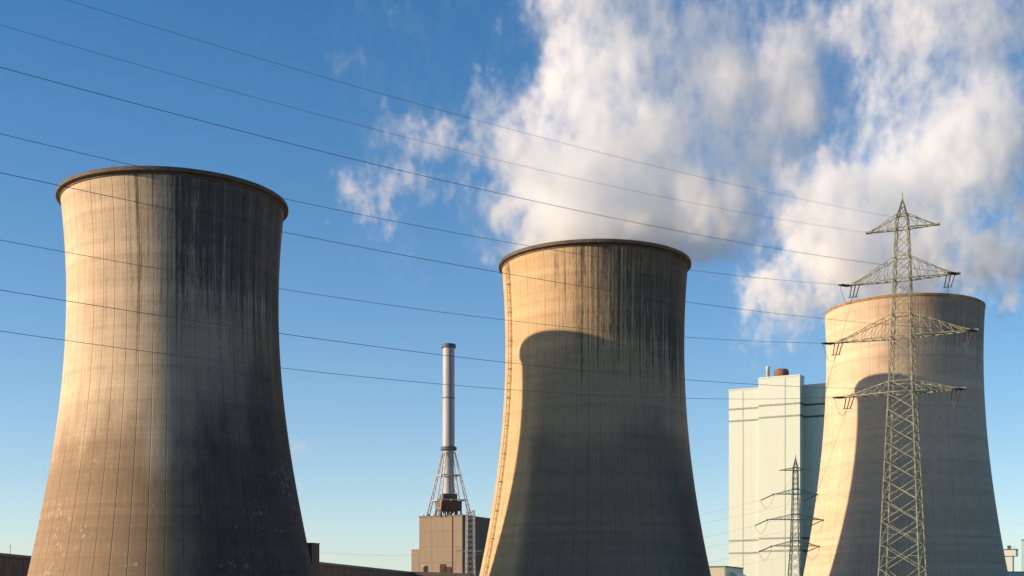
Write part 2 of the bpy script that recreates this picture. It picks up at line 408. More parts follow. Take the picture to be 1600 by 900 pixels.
def weather_three(A, Z, seed):
    big = fbm(A.shape, 3.0, seed, (2.2, 1)); st = fbm(A.shape, 1.6, seed+1, (14, 1)); st2 = fbm(A.shape, 2.0, seed+2, (30, .8)); mot = fbm(A.shape, 2.2, seed+3, (1, 1))
    c = np.zeros(A.shape + (3,)) + np.array([.58,.42,.285])
    c = mixa(c, (.66,.50,.355), sstep(-.5, 1.5, big)*.5)
    top = sstep(98, 112, Z + st*3); c = mixa(c, (.40,.25,.13), top*.55*sstep(-70, 30, A + st*6))
    red = np.exp(-((A-8 + st2*.5)/1.6)**2) * sstep(60, 100, Z); c = mixa(c, (.26,.14,.09), red*.6)
    soot = sstep(0, 26, A + st*4) * sstep(84, 104, Z + st*4); c = mixa(c, (.17,.14,.12), np.clip(soot*(.8+st*.08), 0, .95))
    mid = sstep(-38, -24, A + mot)*(1-sstep(80, 104, Z)*.6); c = mixa(c, (.50,.40,.29), mid*.75)
    low = sstep(-40, -26, A + mot) * (1 - sstep(40, 66, Z + big*4)); c = mixa(c, (.42,.335,.245), low*.7)
    return np.clip(c, .012, .85)

prof1 = [(-1.7,41),(10.7,38.1),(28.4,34.9),(46,31.9),(64,29.5),(71,28.8),(82,28.5),(99.5,29.1),(110,29.7),(113.5,30.0)]
prof2 = [(-1.7,40.8),(12.5,37.5),(33,33.7),(54,30.8),(75,29.2),(96,29.2),(110,30.0),(113.5,30.2)]
prof3 = [(-1.7,40.2),(16,36.6),(41,32.6),(62.5,30.0),(75,28.9),(89,28.4),(105,28.6),(114,28.9)]
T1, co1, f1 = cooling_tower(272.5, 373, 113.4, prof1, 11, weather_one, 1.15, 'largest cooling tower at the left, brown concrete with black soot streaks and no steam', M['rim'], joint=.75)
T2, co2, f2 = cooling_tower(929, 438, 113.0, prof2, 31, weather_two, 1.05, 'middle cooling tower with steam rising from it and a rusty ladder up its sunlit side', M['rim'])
M['rim3'] = rough_mat('orange_brown_rim', (.30,.18,.09), .9, .35, .5)
T3, co3, f3 = cooling_tower(1412, 505, 113.7, prof3, 51, weather_three, .12, 'palest and farthest cooling tower, behind the large lattice pylon', M['rim3'], joint=.38)

# caged ladder up the sunlit edge of the middle tower
lad = MB(); a = f2 + R(-65.0)
def on2(z, off, side=0.0):
    r = float(np.polyval(co2, z)) + off; aa = a + side / r
    return Vector((r*math.cos(aa), r*math.sin(aa), z + EYE))
zs = np.arange(-1.0, 112.5, 1.2)
for s_ in (-.35, .35): lad.tube([on2(z, .35, s_) for z in zs], .06, 4)
for z in np.arange(-1.0, 112.4, .6): lad.bar(on2(z, .35, -.35), on2(z, .35, .35), .06)
for z in zs[2::2]:
    lad.tube([on2(z, .35 + .75*math.sin(k/6*math.pi), -.45 + .9*k/6) for k in range(7)], .05, 4)
for s_ in (-.3, 0, .3): lad.tube([on2(z, 1.05, s_) for z in zs[2:]], .04, 4)
for z in np.arange(6, 110, 9.0):
    lad.bar(on2(z, .02, -.7), on2(z, 1.1, -.7), .12); lad.bar(on2(z, .02, .7), on2(z, 1.1, .7), .12)
    lad.bar(on2(z, 1.0, -.9), on2(z, 1.0, .9), .12)
lad.build('ladder', M['ladder_steel'], T2)

# ------------------------------------------------------------------ power pylons
def interp(tab, z):
    return float(np.interp(z, [t[0] for t in tab], [t[1] for t in tab]))

def pylon(loc, rz, body, apex, panels, arms, label, bw, group, mat=None):
    mat = mat or M['steel_green']
    """body: (height, side) table; arms: (height, half length, depth at the body)"""
    t = empty('electricity_pylon', loc, rz); tag(t, label, 'pylon', group)
    b = MB()
    def corner(z, i, j):
        s = interp(body, z) / 2; return Vector((i*s, j*s, z))
    cs = [(-1,-1),(1,-1),(1,1),(-1,1)]
    zs = panels
    for (i, j) in cs:
        for z0, z1 in zip(zs[:-1], zs[1:]): b.bar(corner(z0, i, j), corner(z1, i, j), bw)
        b.bar(corner(zs[-1], i, j), (0, 0, apex), bw*.8)
    for n, (z0, z1) in enumerate(zip(zs[:-1], zs[1:])):
        for k in range(4):
            c0, c1 = cs[k], cs[(k+1) % 4]
            bb = bw*(.58 if z1 < 32 else .42); b.bar(corner(z0, *c0), corner(z1, *c1), bb); b.bar(corner(z0, *c1), corner(z1, *c0), bb)
            # secondary lacing against the legs
            m0 = (corner(z0, *c0) + corner(z1, *c0)) / 2; m1 = (corner(z0, *c1) + corner(z1, *c1)) / 2; mid = (corner(z0, *c0) + corner(z1, *c1)) / 2
            if z1 < 30: b.bar(m0, mid.lerp(m0, .5), bw*.4); b.bar(m1, mid.lerp(m1, .5), bw*.4)
    for (z, L, dpt) in arms:
        for zz in (z, z + dpt):
            for k in range(4): b.bar(corner(zz, *cs[k]), corner(zz, *cs[(k+1) % 4]), bw*.8)
    # peak lacing
    zt = zs[-1]
    for f_ in (.3, .6):
        for k in range(4):
            p = corner(zt, *cs[k]).lerp(Vector((0,0,apex)), f_); q = corner(zt, *cs[(k+1) % 4]).lerp(Vector((0,0,apex)), f_)
            b.bar(p, q, bw*.45); b.bar(corner(zt, *cs[k]).lerp(Vector((0,0,apex)), f_-.3), q, bw*.45)
    b.bar((0,0,apex-.5), (0,0,apex+.9), bw*.7)
    b.build('lattice_body', mat, t)
    for (z, L, dpt) in arms:
        for sx in (-1, 1):
            a = MB(); s0 = interp(body, z)/2; s1 = interp(body, z+dpt)/2
            tip = Vector((sx*L, 0, z)); n = max(3, int(round((L - s0)/1.35)))
            lo = [[Vector((sx*s0, j*s0, z)).lerp(Vector((sx*L, j*.18, z)), k/n) for k in range(n+1)] for j in (-1, 1)]
            up = [[Vector((sx*s1, j*s1, z+dpt)).lerp(Vector((sx*L*.9, j*.12, z+.16)), k/n) for k in range(n+1)] for j in (-1, 1)]
            for j in (0, 1):
                a.bar(lo[j][0], lo[j][-1], bw*.85); a.bar(up[j][0], up[j][-1], bw*.6)
                for k in range(n):
                    a.bar(lo[j][k], up[j][k], bw*.35) if k else None
                    a.bar(up[j][k], lo[j][k+1], bw*.35)
            for k in range(1, n):
                a.bar(lo[0][k], lo[1][k], bw*.45); a.bar(lo[0][k-1], lo[1][k], bw*.4); a.bar(up[0][k], up[1][k], bw*.35)
            a.box(sx*L-.35, sx*L+.35, -.3, .3, z-.12, z+.14)
            a.build('crossarm', mat, t)
    return t

def insulator(p, q, r, parent, sheds=14):
    """a string of discs between two points, built in the parent's space"""
    m = MB(); p = Vector(p); q = Vector(q); n = sheds*3
    pts = []; rs = []
    for k in range(n+1):
        pts.append(p.lerp(q, k/n)); rs.append(r*.35 if k % 3 == 0 else (r if k % 3 == 1 else r*.8))
    m.tube(pts, rs, 7); return m.build('insulator', M['insulator'], parent)

PX, PY = (1410-800)/F*185, 185.0
rzA = math.atan2(-.45, .893)
bodyA = [(0,6.0),(7,5.4),(30,3.4),(31.3,3.25),(43,2.4),(51,1.9),(56.1,1.45)]
panA = [0, 4.0, 8.0]
z = 8.0
while z < 55:
    z += max(1.6, interp(bodyA, z)*.62); panA.append(min(z, 56.1))
panA[-1] = 56.1
armsA = [(53.1+EYE, 4.6, 1.9), (46.1+EYE, 7.3, 3.1), (38.2+EYE, 9.66, 3.1), (30.5+EYE, 8.07, 1.5)]
pa = pylon((PX, PY, 0), rzA, bodyA, 58.9, panA, armsA, 'large green lattice pylon in front of the farthest cooling tower', .155, 'lattice pylons')
QX, QY = (1243-800)/F*474, 474.0
bodyB = [(0,5.4),(14,4.4),(26,3.0),(36,2.4),(45,1.9),(53.5,1.45)]
panB = [0]; z = 0
while z < 52: z += max(1.8, interp(bodyB, z)*.85); panB.append(min(z, 53.5))
panB[-1] = 53.5
armsB = [(50.8+EYE, 5.4, 1.0), (42.4+EYE, 7.8, 1.8), (33.4+EYE, 9.9, 2.0), (24.1+EYE, 8.5, 1.9)]
rzB = R(3)
pb = pylon((QX, QY, 0), rzB, bodyB, 57.0, panB, armsB, 'small distant lattice pylon in front of the pale tall boiler house', .24, 'lattice pylons', rough_mat('pale_green_steel', (.34,.38,.26), .6, .3, 1.5))

def wA(x, y, z):   # pylon space to world
    return Matrix.Translation((PX, PY, 0)) @ Matrix.Rotation(rzA, 4, 'Z') @ Vector((x, y, z))
def wB(x, y, z):
    return Matrix.Translation((QX, QY, 0)) @ Matrix.Rotation(rzB, 4, 'Z') @ Vector((x, y, z))
MA = (Matrix.Translation((PX, PY, 0)) @ Matrix.Rotation(rzA, 4, 'Z')).inverted()
MBi = (Matrix.Translation((QX, QY, 0)) @ Matrix.Rotation(rzB, 4, 'Z')).inverted()

# conductors towards the left foreground: height along the run = z0 + m s + k s^2
PH = R(223.65); dv = Vector((math.cos(PH), math.sin(PH), 0))
near = [(-4.6, 53.1, -.12118, .000447, 0, 'second highest overhead wire, ending at the left tip of the topmost pylon arm'),
        (4.6, 53.1, -.11974, .000399, 0, 'highest of the overhead wires, leaving the top edge of the photo near its left corner'),
        (7.3, 46.1, -.12563, .000435, 1, 'third overhead wire from the top, sagging over the left tower without touching it'),
        (-7.3, 46.1, -.13420, .000527, 1, 'fourth overhead wire from the top, meeting the rim of the left tower'),
        (9.66, 38.2, -.12495, .0004315, 1, 'fifth overhead wire from the top, passing just under the left tower rim'),
        (-9.66, 38.2, -.13332, .000534, 1, 'sixth overhead wire from the top, crossing the left tower below its rim'),
        (8.07, 30.5, -.12897, .000479, 1, 'second lowest overhead wire, crossing the waist of the left tower'),
        (-8.07, 30.5, -.13531, .000559, 1, 'lowest of the overhead wires, crossing all of the left and middle towers')]
for (ax, hz, m_, k_, ins, lab) in near:
    tip = wA(ax, 0, hz + EYE)
    s0 = 2.3 if ins else 0.0
    def P(s): return tip + dv*s + Vector((0, 0, m_*s + k_*s*s))
    if ins:
        for off in (-.22, .22):
            o2 = Vector((0, 0, 1)).cross(dv) * off
            insulator(MA @ (tip + o2 - Vector((0,0,.1))), MA @ (P(s0) + o2), .13, pa)
    w = MB(); w.tube([P(s) for s in np.linspace(s0, 276, 130)], .024 if ins else .015, 5, True)
    tag(w.build('overhead_wire', M['wire']), lab, 'wire', 'overhead wires sweeping from the left to the large pylon')

# spans from the large pylon to the small one
side = {1: 'right', -1: 'left'}; names = {1: 'upper', 2: 'middle', 3: 'lowest'}
for n in (1, 2, 3):
    for sx in (-1, 1):
        L = armsA[n][1]; z = armsA[n][0]
        base = wA(sx*(L-.9), 0, z)
        q = wB(sx*armsB[n][1], 0, armsB[n][0])
        d = (q - base); h = Vector((d.x, d.y, 0)).normalized()
        lat = Vector((0,0,1)).cross(h)
        end = base + h*.9 + Vector((0,0,-1.55)) - Vector((.3, 0, 0))
        for off in (-.55, 0, .55):
            o2 = Vector((math.cos(rzA), math.sin(rzA), 0)) * off
            insulator(MA @ (base + o2 - Vector((0,0,.12))), MA @ (end + o2*.75), .10, pa, 9)
        y_ = MB(); o2 = Vector((math.cos(rzA), math.sin(rzA), 0))
        y_.bar(MA @ (end - o2*.6), MA @ (end + o2*.6), .1); y_.build('yoke', M['steel_dark'], pa)
        # jumper loop joining both spans under the arm
        tip = wA(sx*L, 0, z); a0 = tip + dv*2.3 + Vector((0,0,-.3)); jm = MB()
        pts = [a0.lerp(end, t) + Vector((0,0,-4*1.7*t*(1-t))) for t in np.linspace(0, 1, 17)]
        jm.tube([MA @ p for p in pts], .03, 5); jm.build('jumper_wire', M['wire'], pa)
        qe = q - h*2.2 - Vector((0,0,.6))
        w = MB(); pts = [end.lerp(qe, t) + Vector((0,0,-4*7.5*t*(1-t))) for t in np.linspace(0, 1, 60)]
        w.tube(pts, .02, 5)
        tag(w.build('overhead_wire', M['wire']), 'wire from %s tip of large pylon\'s %s long arm to small pylon' % (side[sx], names[n]), 'wire', 'wires between the two pylons')
        m = MB(); insulator(MBi @ (q - Vector((0,0,.1))), MBi @ qe, .16, pb, 10)
        # on to the left, behind the towers
        e2 = Vector((-165 + sx*7, 715 + sx*8, armsB[n][0])); e3 = Vector((-500 + sx*7, 800 + sx*8, armsB[n][0]))
        dd = (e2 - q).normalized(); qs = q + dd*5.2 + Vector((0,0,-1.9))
        for off in (-.3, .3): insulator(MBi @ (q + Vector((0,off,-.1))), MBi @ (qs + Vector((0,off,0))), .20, pb, 12)
        j = MB(); pts = [qs.lerp(qe, t) + Vector((0,0,-4*3.6*t*(1-t))) for t in np.linspace(0, 1, 17)]
        j.tube([MBi @ p for p in pts], .05, 5); j.build('jumper_wire', M['wire'], pb)
        w = MB(); pts = [qs.lerp(e2, t) + Vector((0,0,-4*15*t*(1-t))) for t in np.linspace(0, 1, 50)]
        pts += [e2.lerp(e3, t) + Vector((0,0,-4*14*t*(1-t))) for t in np.linspace(0, 1, 50)][1:]
        w.tube(pts, .03, 5)
        tag(w.build('overhead_wire', M['wire']), 'faint wire leftwards from %s tip of small pylon\'s %s long arm' % (side[sx], names[n]), 'wire', 'faint wires far behind the towers')

# ------------------------------------------------------------------ pale boiler house
near_c = Vector(((1250-800)/F*620, 620, 0)); rz = math.atan2(-.45, .893)    # local -x runs left along the sunlit face, +y runs back
bh = empty('boiler_house', near_c, rz); tag(bh, 'tall pale boiler house with a teal shaded side, behind the small pylon', 'building')
w = MB(); w.box(-19.7, 0, 0, 7.6, 0, 111.9); w.build('stair_slab', M['white_clad'], bh)
w = MB(); w.box(-34.3, -19.72, .9, 40, 0, 107.6)
w.build('left_wing', M['white_clad'], bh)
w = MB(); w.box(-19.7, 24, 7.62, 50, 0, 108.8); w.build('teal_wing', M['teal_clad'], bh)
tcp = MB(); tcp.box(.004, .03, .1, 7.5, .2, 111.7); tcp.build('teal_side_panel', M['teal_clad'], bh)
M['band_dark'] = rough_mat('dark_teal_band', (.06,.10,.105), .7, .15, .5)
for zb in (98.9, 93.3, 36.8, 30.9):
    g_ = MB(); g_.box(-19.5, -.004, -.22, .04, zb, zb+.75); g_.box(-34.3, -19.8, .68, .94, zb-.6, zb+.15); g_.build('louvre_band', M['groove'], bh)
    g_ = MB(); g_.box(.2, 23.9, 7.40, 7.66, zb, zb+.9); g_.box(.02, .16, .1, 7.3, zb, zb+.9); g_.build('louvre_band', M['band_dark'], bh)
for xx, yy in ((-7.0, 0), (-27.4, .9)):
    g_ = MB(); g_.box(xx-.09, xx+.09, yy-.10, yy-.004, 0, 107 if yy else 111.5); g_.build('downpipe', M['groove'], bh)
g_ = MB(); g_.box(-19.9, .2, -.18, 7.8, 111.9, 112.5); g_.build('parapet', M['white_clad'], bh)
g_ = MB(); g_.box(-34.5, -19.95, .7, 40.2, 107.6, 108.1); g_.build('parapet', M['white_clad'], bh)
# roof gear
g_ = MB(); g_.lathe([(0,108.8),(3.3,108.8),(3.5,116.2),(3.3,117.2),(2.7,117.8),(0,118.1)], 32, (-12.3,13,0)); o = g_.build('roof_tank', M['rust'], bh)
g_ = MB(); g_.lathe([(0,108.8),(.9,108.8),(.9,118),(1.0,118.1),(1.0,119.2),(0,119.2)], 16, (-18,10,0)); g_.build('vent_pipe', M['pale_steel'], bh)
g_ = MB()
for k in range(9): g_.bar((-8+k*.9, 6, 112.4), (-8+k*.9, 6, 113.4), .07)
g_.bar((-8, 6, 113.4), (-.8, 6, 113.4), .07); g_.build('roof_railing', M['steel_dark'], bh)
for yy in (14, 22): 
    g_ = MB(); g_.box(-4, -2, yy, yy+2.4, 108.8, 110.2); g_.build('roof_vent', M['pale_steel'], bh)

# low teal hall in front of its foot
lo = world_at(1132, 886, 560); h_ = empty('low_hall', (lo.x, lo.y, 0), rz); tag(h_, 'low hall with pale and teal walls at the foot of the pale boiler house', 'building')
w = MB(); w.box(-40, 0, 0, 25, 0, lo.z); w.build('wall', clad_mat('olive_cladding', (.40,.40,.29), .6, (3,5), .05, .85), h_)
w = MB(); w.box(.01, .3, .1, 24.9, 0, lo.z-.1); w.build('side_wall', M['teal_clad'], h_)
w = MB(); w.box(-40.3, .5, -.3, 25.3, lo.z, lo.z+.5); w.build('roof', M['roof_grey'], h_)
# lean-to with sloping roof beside it
h_ = empty('sloping_shed', (lo.x+2.2, lo.y+8, 0), rz); tag(h_, 'teal shed with a sloping roof against the foot of the pale boiler house', 'building')
w = MB(); w.add([(0,0,0),(24,0,0),(24,14,0),(0,14,0),(0,0,lo.z-.6),(24,0,7),(24,14,7),(0,14,lo.z-.6)], [(3,2,1,0),(4,5,6,7),(0,1,5,4),(1,2,6,5),(2,3,7,6),(3,0,4,7)])
w.build('wall', M['teal_clad'], h_)

# ------------------------------------------------------------------ chimney on the brown boiler house
CY = 720.0
ca = world_at(722, 806, CY); B = empty('brown_boiler_house', (ca.x, ca.y, 0), rz)
tag(B, 'brown boiler house carrying the tall grey chimney on lattice legs', 'building')
k = CY/F/.98
Hb = ca.z; wl = 76*k
w = MB(); w.box(-wl, 0, 0, 38, 0, Hb); w.build('wall', M['brown_clad'], B)
w = MB(); w.box(.01, .35, .1, 37.9, 0, Hb+.7); w.build('side_wall', M['dark_and_shaded_clad'], B)  # thin darker sheet: the flank's shade is put into its colour
w = MB(); w.box(-wl-6.2, -wl-.01, 2, 30, 0, (HOR-856)/F*CY+EYE); w.build('annex', M['brown_clad'], B)
w = MB(); w.box(-6.1, -5.8, -.3, -.004, 0, Hb-.2); w.build('downpipe', M['duct'], B)
w = MB(); w.box(-wl-.2, .5, -.25, 38.2, Hb, Hb+.7); w.build('roof', M['roof_grey'], B)
rr = random.Random(4)
for q in range(7):
    x0 = -wl + 1 + q*3.2 + rr.random(); s_ = .6 + rr.random()*.8
    w = MB(); w.box(x0, x0+s_*1.3, .6, 1.8, Hb+.7, Hb+.7+s_*1.3); w.build('roof_vent', M['duct'] if q % 2 else M['pale_steel'], B)
# chimney: shaft, collars, four splayed lattice legs
cc = world_at(701, 790, CY+16); c_ = empty('chimney', (cc.x, cc.y, Hb+.7), R(20)); tag(c_, 'tall grey chimney standing on splayed lattice legs above the brown building', 'chimney')
def hz(py): return (HOR-py)/F*(CY+16) + EYE - (Hb+.7)
kk = (CY+16)/F
w = MB(); w.lathe([(9.4*kk, hz(700)), (9.1*kk, hz(545)), (9.1*kk, hz(540)), (8.3*kk, hz(540)), (8.3*kk, hz(560))], 40); w.build('shaft', M['stack'], c_)
w = MB(); w.lathe([(8.8*kk, hz(772)), (8.4*kk, hz(740)), (8.0*kk, hz(700))], 40); w.build('lower_shaft', M['stack'], c_)
for (py, rr_, hh) in ((541, 11.2, 5.5), (622, 10.0, 1.2), (701, 12.5, 5.0), (775, 10.5, 2.2)):
    w = MB(); w.lathe([(8.5*kk, hz(py)-hh*kk/2), (rr_*kk, hz(py)-hh*kk/2), (rr_*kk, hz(py)+hh*kk/2), (8.5*kk, hz(py)+hh*kk/2)], 40, smooth=False)
    w.build('collar', M['stack_dark'], c_)
w = MB()
for x_ in (-.3, .3): w.bar((x_, -9.6*kk, hz(698)), (x_, -9.4*kk, hz(541)), .12)
for z_ in np.arange(hz(698), hz(541), .9): w.bar((-.3, -9.5*kk, z_), (.3, -9.5*kk, z_), .1)
for z_ in np.arange(hz(696), hz(545), 3.2): w.tube([(.6*math.cos(q), -9.4*kk-.55*math.sin(q), z_) for q in np.linspace(0, math.pi, 7)], .07, 4)
w.build('ladder', M['stack_dark'], c_)
top_z = hz(707); foot = 31*kk
for q in range(4):
    an = R(q*90 + 45); tx = Vector((math.cos(an), math.sin(an), 0))
    p0 = tx*10.5*kk + Vector((0,0,top_z)); l_ = MB()
    sd_ = Vector((-tx.y, tx.x, 0))
    for s_ in (-1, 1):
        l_.tube([p0 + sd_*s_*.5, tx*foot*1.2 + sd_*s_*1.6 + Vector((0,0,0))], .32, 6)
    for t in np.linspace(0, 1, 10)[:-1]:
        a0 = p0.lerp(tx*foot*1.2, t); a1 = p0.lerp(tx*foot*1.2, t+1/9); w0 = .5+1.1*t; w1 = .5+1.1*(t+1/9)
        l_.bar(a0 + sd_*w0, a1 - sd_*w1, .2); l_.bar(a0 - sd_*w0, a0 + sd_*w0, .2)
    l_.build('leg', M['pale_steel'], c_)
for f_ in (.36, .75):
    ring = MB(); pts = []
    for q in range(5):
        an = R(q*90 + 45); tx = Vector((math.cos(an), math.sin(an), 0)); pts.append((tx*10.5*kk + Vector((0,0,top_z))).lerp(tx*foot*1.2, f_))
    for q in range(4):
        ring.bar(pts[q], pts[q+1], .55); m_ = (pts[q]+pts[q+1])/2; ring.bar(m_, Vector((m_.x*.45, m_.y*.45, m_.z)), .4)
    ring.build('brace_ring', M['pale_steel'], c_)
w = MB(); w.box(-6, 6, -5, 6, 3.2, 8.2)
for x_ in np.linspace(-5.6, 5.6, 6): w.box(x_-.4, x_+.4, -4.9, -4.1, 0, 3.2); w.box(x_-.4, x_+.4, 5, 5.8, 0, 3.2)
w.box(-4, 4, -3, 4, 8.2, hz(772)); w.build('flue_duct', M['duct'], c_)
# scaffold-like lattice mast in front of the shaded wall
mp_ = world_at(735, 797, 690); m_ = empty('lattice_mast', (mp_.x, mp_.y, 0), R(15)); tag(m_, 'slim grey lattice mast in front of the dark side of the brown boiler house', 'mast')
w = MB(); s_ = 2.3; Hm = mp_.z
cs = [(-s_,-s_),(s_,-s_),(s_,s_),(-s_,s_)]
for c0 in cs: w.bar((*c0, 0), (c0[0]*.8, c0[1]*.8, Hm), .32)
nn = 20
for q in range(nn):
    z0 = Hm*q/nn; z1 = Hm*(q+1)/nn; f0 = 1-.2*q/nn; f1_ = 1-.2*(q+1)/nn
    for e in range(4):
        a_, b_ = cs[e], cs[(e+1) % 4]
        w.bar((a_[0]*f0, a_[1]*f0, z0), (b_[0]*f1_, b_[1]*f1_, z1), .2); w.bar((b_[0]*f0, b_[1]*f0, z0), (a_[0]*f1_, a_[1]*f1_, z1), .2)
w.bar((-8, 0, Hm*.62), (6, 0, Hm*.62), .35)
w.build('frame', M['pale_steel'], m_)

# ------------------------------------------------------------------ long dark halls and small things low in the picture
def hall(p0, Y0, H0, d, L, width, label, name='long_hall'):
    ang = math.atan2(d[1], d[0]); h = empty(name, (p0, Y0, 0), ang); tag(h, label, 'building')
    w = MB(); w.box(0, L, .0, width, 0, H0-1.0); w.build('wall', M['dark_and_shaded_clad'], h)
    w = MB(); w.box(-.5, L+.5, -.5, width+.5, H0-1.0, H0); w.build('roof', M['roof_grey'], h)
    r = MB()
    for q in range(int(L//7)): r.box(q*7+2, q*7+2.25, -.14, -.004, 0, H0-1.05)
    r.build('pilaster', M['roof_grey'], h)
    return h
p = world_at(-30, 861, 415); hall(p.x, p.y, p.z, (.078,.997), 90, 60, 'low dark hall at the bottom left corner, left of the largest tower')
p = world_at(485, 876.5, 480); hall(p.x, p.y, p.z, (.215,.977), 135, 45, 'long low dark hall between the left tower and the brown boiler house')
p = world_at(16, 863, 425); w = MB(); w.tube([(p.x,p.y,p.z-4),(p.x,p.y,p.z+2.6)], .08, 5); w.bar((p.x-.4,p.y,p.z+1.8),(p.x+.4,p.y,p.z+1.8),.08)
tag(w.build('roof_antenna', M['steel_dark']), 'tiny antenna on the roof of the low dark hall at the bottom left', 'antenna')
p = world_at(482, 848, 405); st_ = empty('stair_tower', (p.x, p.y, 0), rz); tag(st_, 'narrow dark stair tower at the right foot of the largest cooling tower', 'stair tower')
w = MB(); w.box(-4, 1.2, 0, 4, 0, p.z-.3); w.build('wall', M['dark_and_shaded_clad'], st_)
w = MB(); w.box(-4.15, 1.35, -.15, 4.15, p.z-.3, p.z); w.build('roof', M['roof_grey'], st_)
# exhaust pipe and sheds in front of the brown house
p = world_at(664, 884, 640); w = MB(); w.lathe([(0,0),(1.5,0),(1.5,p.z-.5),(1.7,p.z-.5),(1.7,p.z),(0,p.z)], 20, (p.x,p.y,0))
tag(w.build('exhaust_pipe', M['pale_steel']), 'short pale exhaust pipe in front of the brown boiler house', 'pipe')
p = world_at(640, 893, 600); s2 = empty('shed', (p.x, p.y, 0), R(-6)); tag(s2, 'low dark shed at the foot of the brown boiler house', 'shed')
w = MB(); w.add([(0,0,0),(27,0,0),(27,14,0),(0,14,0),(0,0,p.z),(27,0,p.z-.9),(27,14,p.z-.9),(0,14,p.z)], [(3,2,1,0),(4,5,6,7),(0,1,5,4),(1,2,6,5),(2,3,7,6),(3,0,4,7)])
w.build('wall', M['dark_and_shaded_clad'], s2)
w = MB(); w.box(13, 15.5, 4, 7, p.z-.7, p.z+3.4); w.box(16, 18, 4, 7, p.z-.7, p.z+2.2); w.build('roof_vent', M['duct'], s2)
# silo group right of the third tower
p = world_at(1577, 858, 700); s3 = empty('filter_building', (p.x, p.y, 0), rz); tag(s3, 'small pale building with a wider top storey, right of the farthest cooling tower', 'building')
w = MB(); w.box(-3.6, 1.6, 0, 7, 0, p.z-3.6); w.build('wall', M['white_clad'], s3)
w = MB(); w.box(-5.6, 3.4, -.8, 8, p.z-3.6, p.z-.4); w.build('top_storey', M['white_clad'], s3)
w = MB(); w.box(-5.9, 3.7, -1.1, 8.3, p.z-.4, p.z); w.build('roof', M['roof_grey'], s3)
w = MB(); w.box(-1.2, .4, 2, 4, p.z, p.z+2.0); w.build('roof_hatch', M['duct'], s3)
w = MB()
for q in range(5): w.bar((-.2+q*.9, -.9, p.z), (-.2+q*.9, -.9, p.z+1.1), .09)
w.bar((-.2, -.9, p.z+1.1), (3.4, -.9, p.z+1.1), .09); w.build('roof_railing', M['steel_dark'], s3)
p = world_at(1596, 843, 730); s4 = empty('filter_house', (p.x, p.y, 0), rz); tag(s4, 'dark teal filter house at the right edge of the photo', 'building')
w = MB(); w.box(0, 18, 0, 16, 0, p.z-.4); w.build('wall', M['teal_clad'], s4)
w = MB(); w.box(-.3, 18.3, -.3, 16.3, p.z-.4, p.z); w.build('roof', M['roof_grey'], s4)
p = world_at(1571, 894, 670); s5 = empty('low_shed', (p.x, p.y, 0), R(4)); tag(s5, 'low teal shed below the small pale building at the right edge', 'shed')
w = MB(); w.box(-3, 30, 0, 9, 0, p.z); w.build('wall', M['teal_clad'], s5)
w = MB(); w.box(-3.3, 30.3, -.3, 9.3, p.z, p.z+.35); w.build('roof', M['roof_grey'], s5)

# ------------------------------------------------------------------ steam and clouds: real volumes
def volume_mat(name, density, col, aniso):
    m = bpy.data.materials.new(name); m.use_nodes = True; nt = m.node_tree; nt.nodes.clear()
    out = nt.nodes.new('ShaderNodeOutputMaterial'); pv = nt.nodes.new('ShaderNodeVolumePrincipled')
    pv.inputs['Color'].default_value = (*col, 1); pv.inputs['Density'].default_value = density
    pv.inputs['Anisotropy'].default_value = aniso
    nt.links.new(pv.outputs[0], out.inputs['Volume'])
    return m

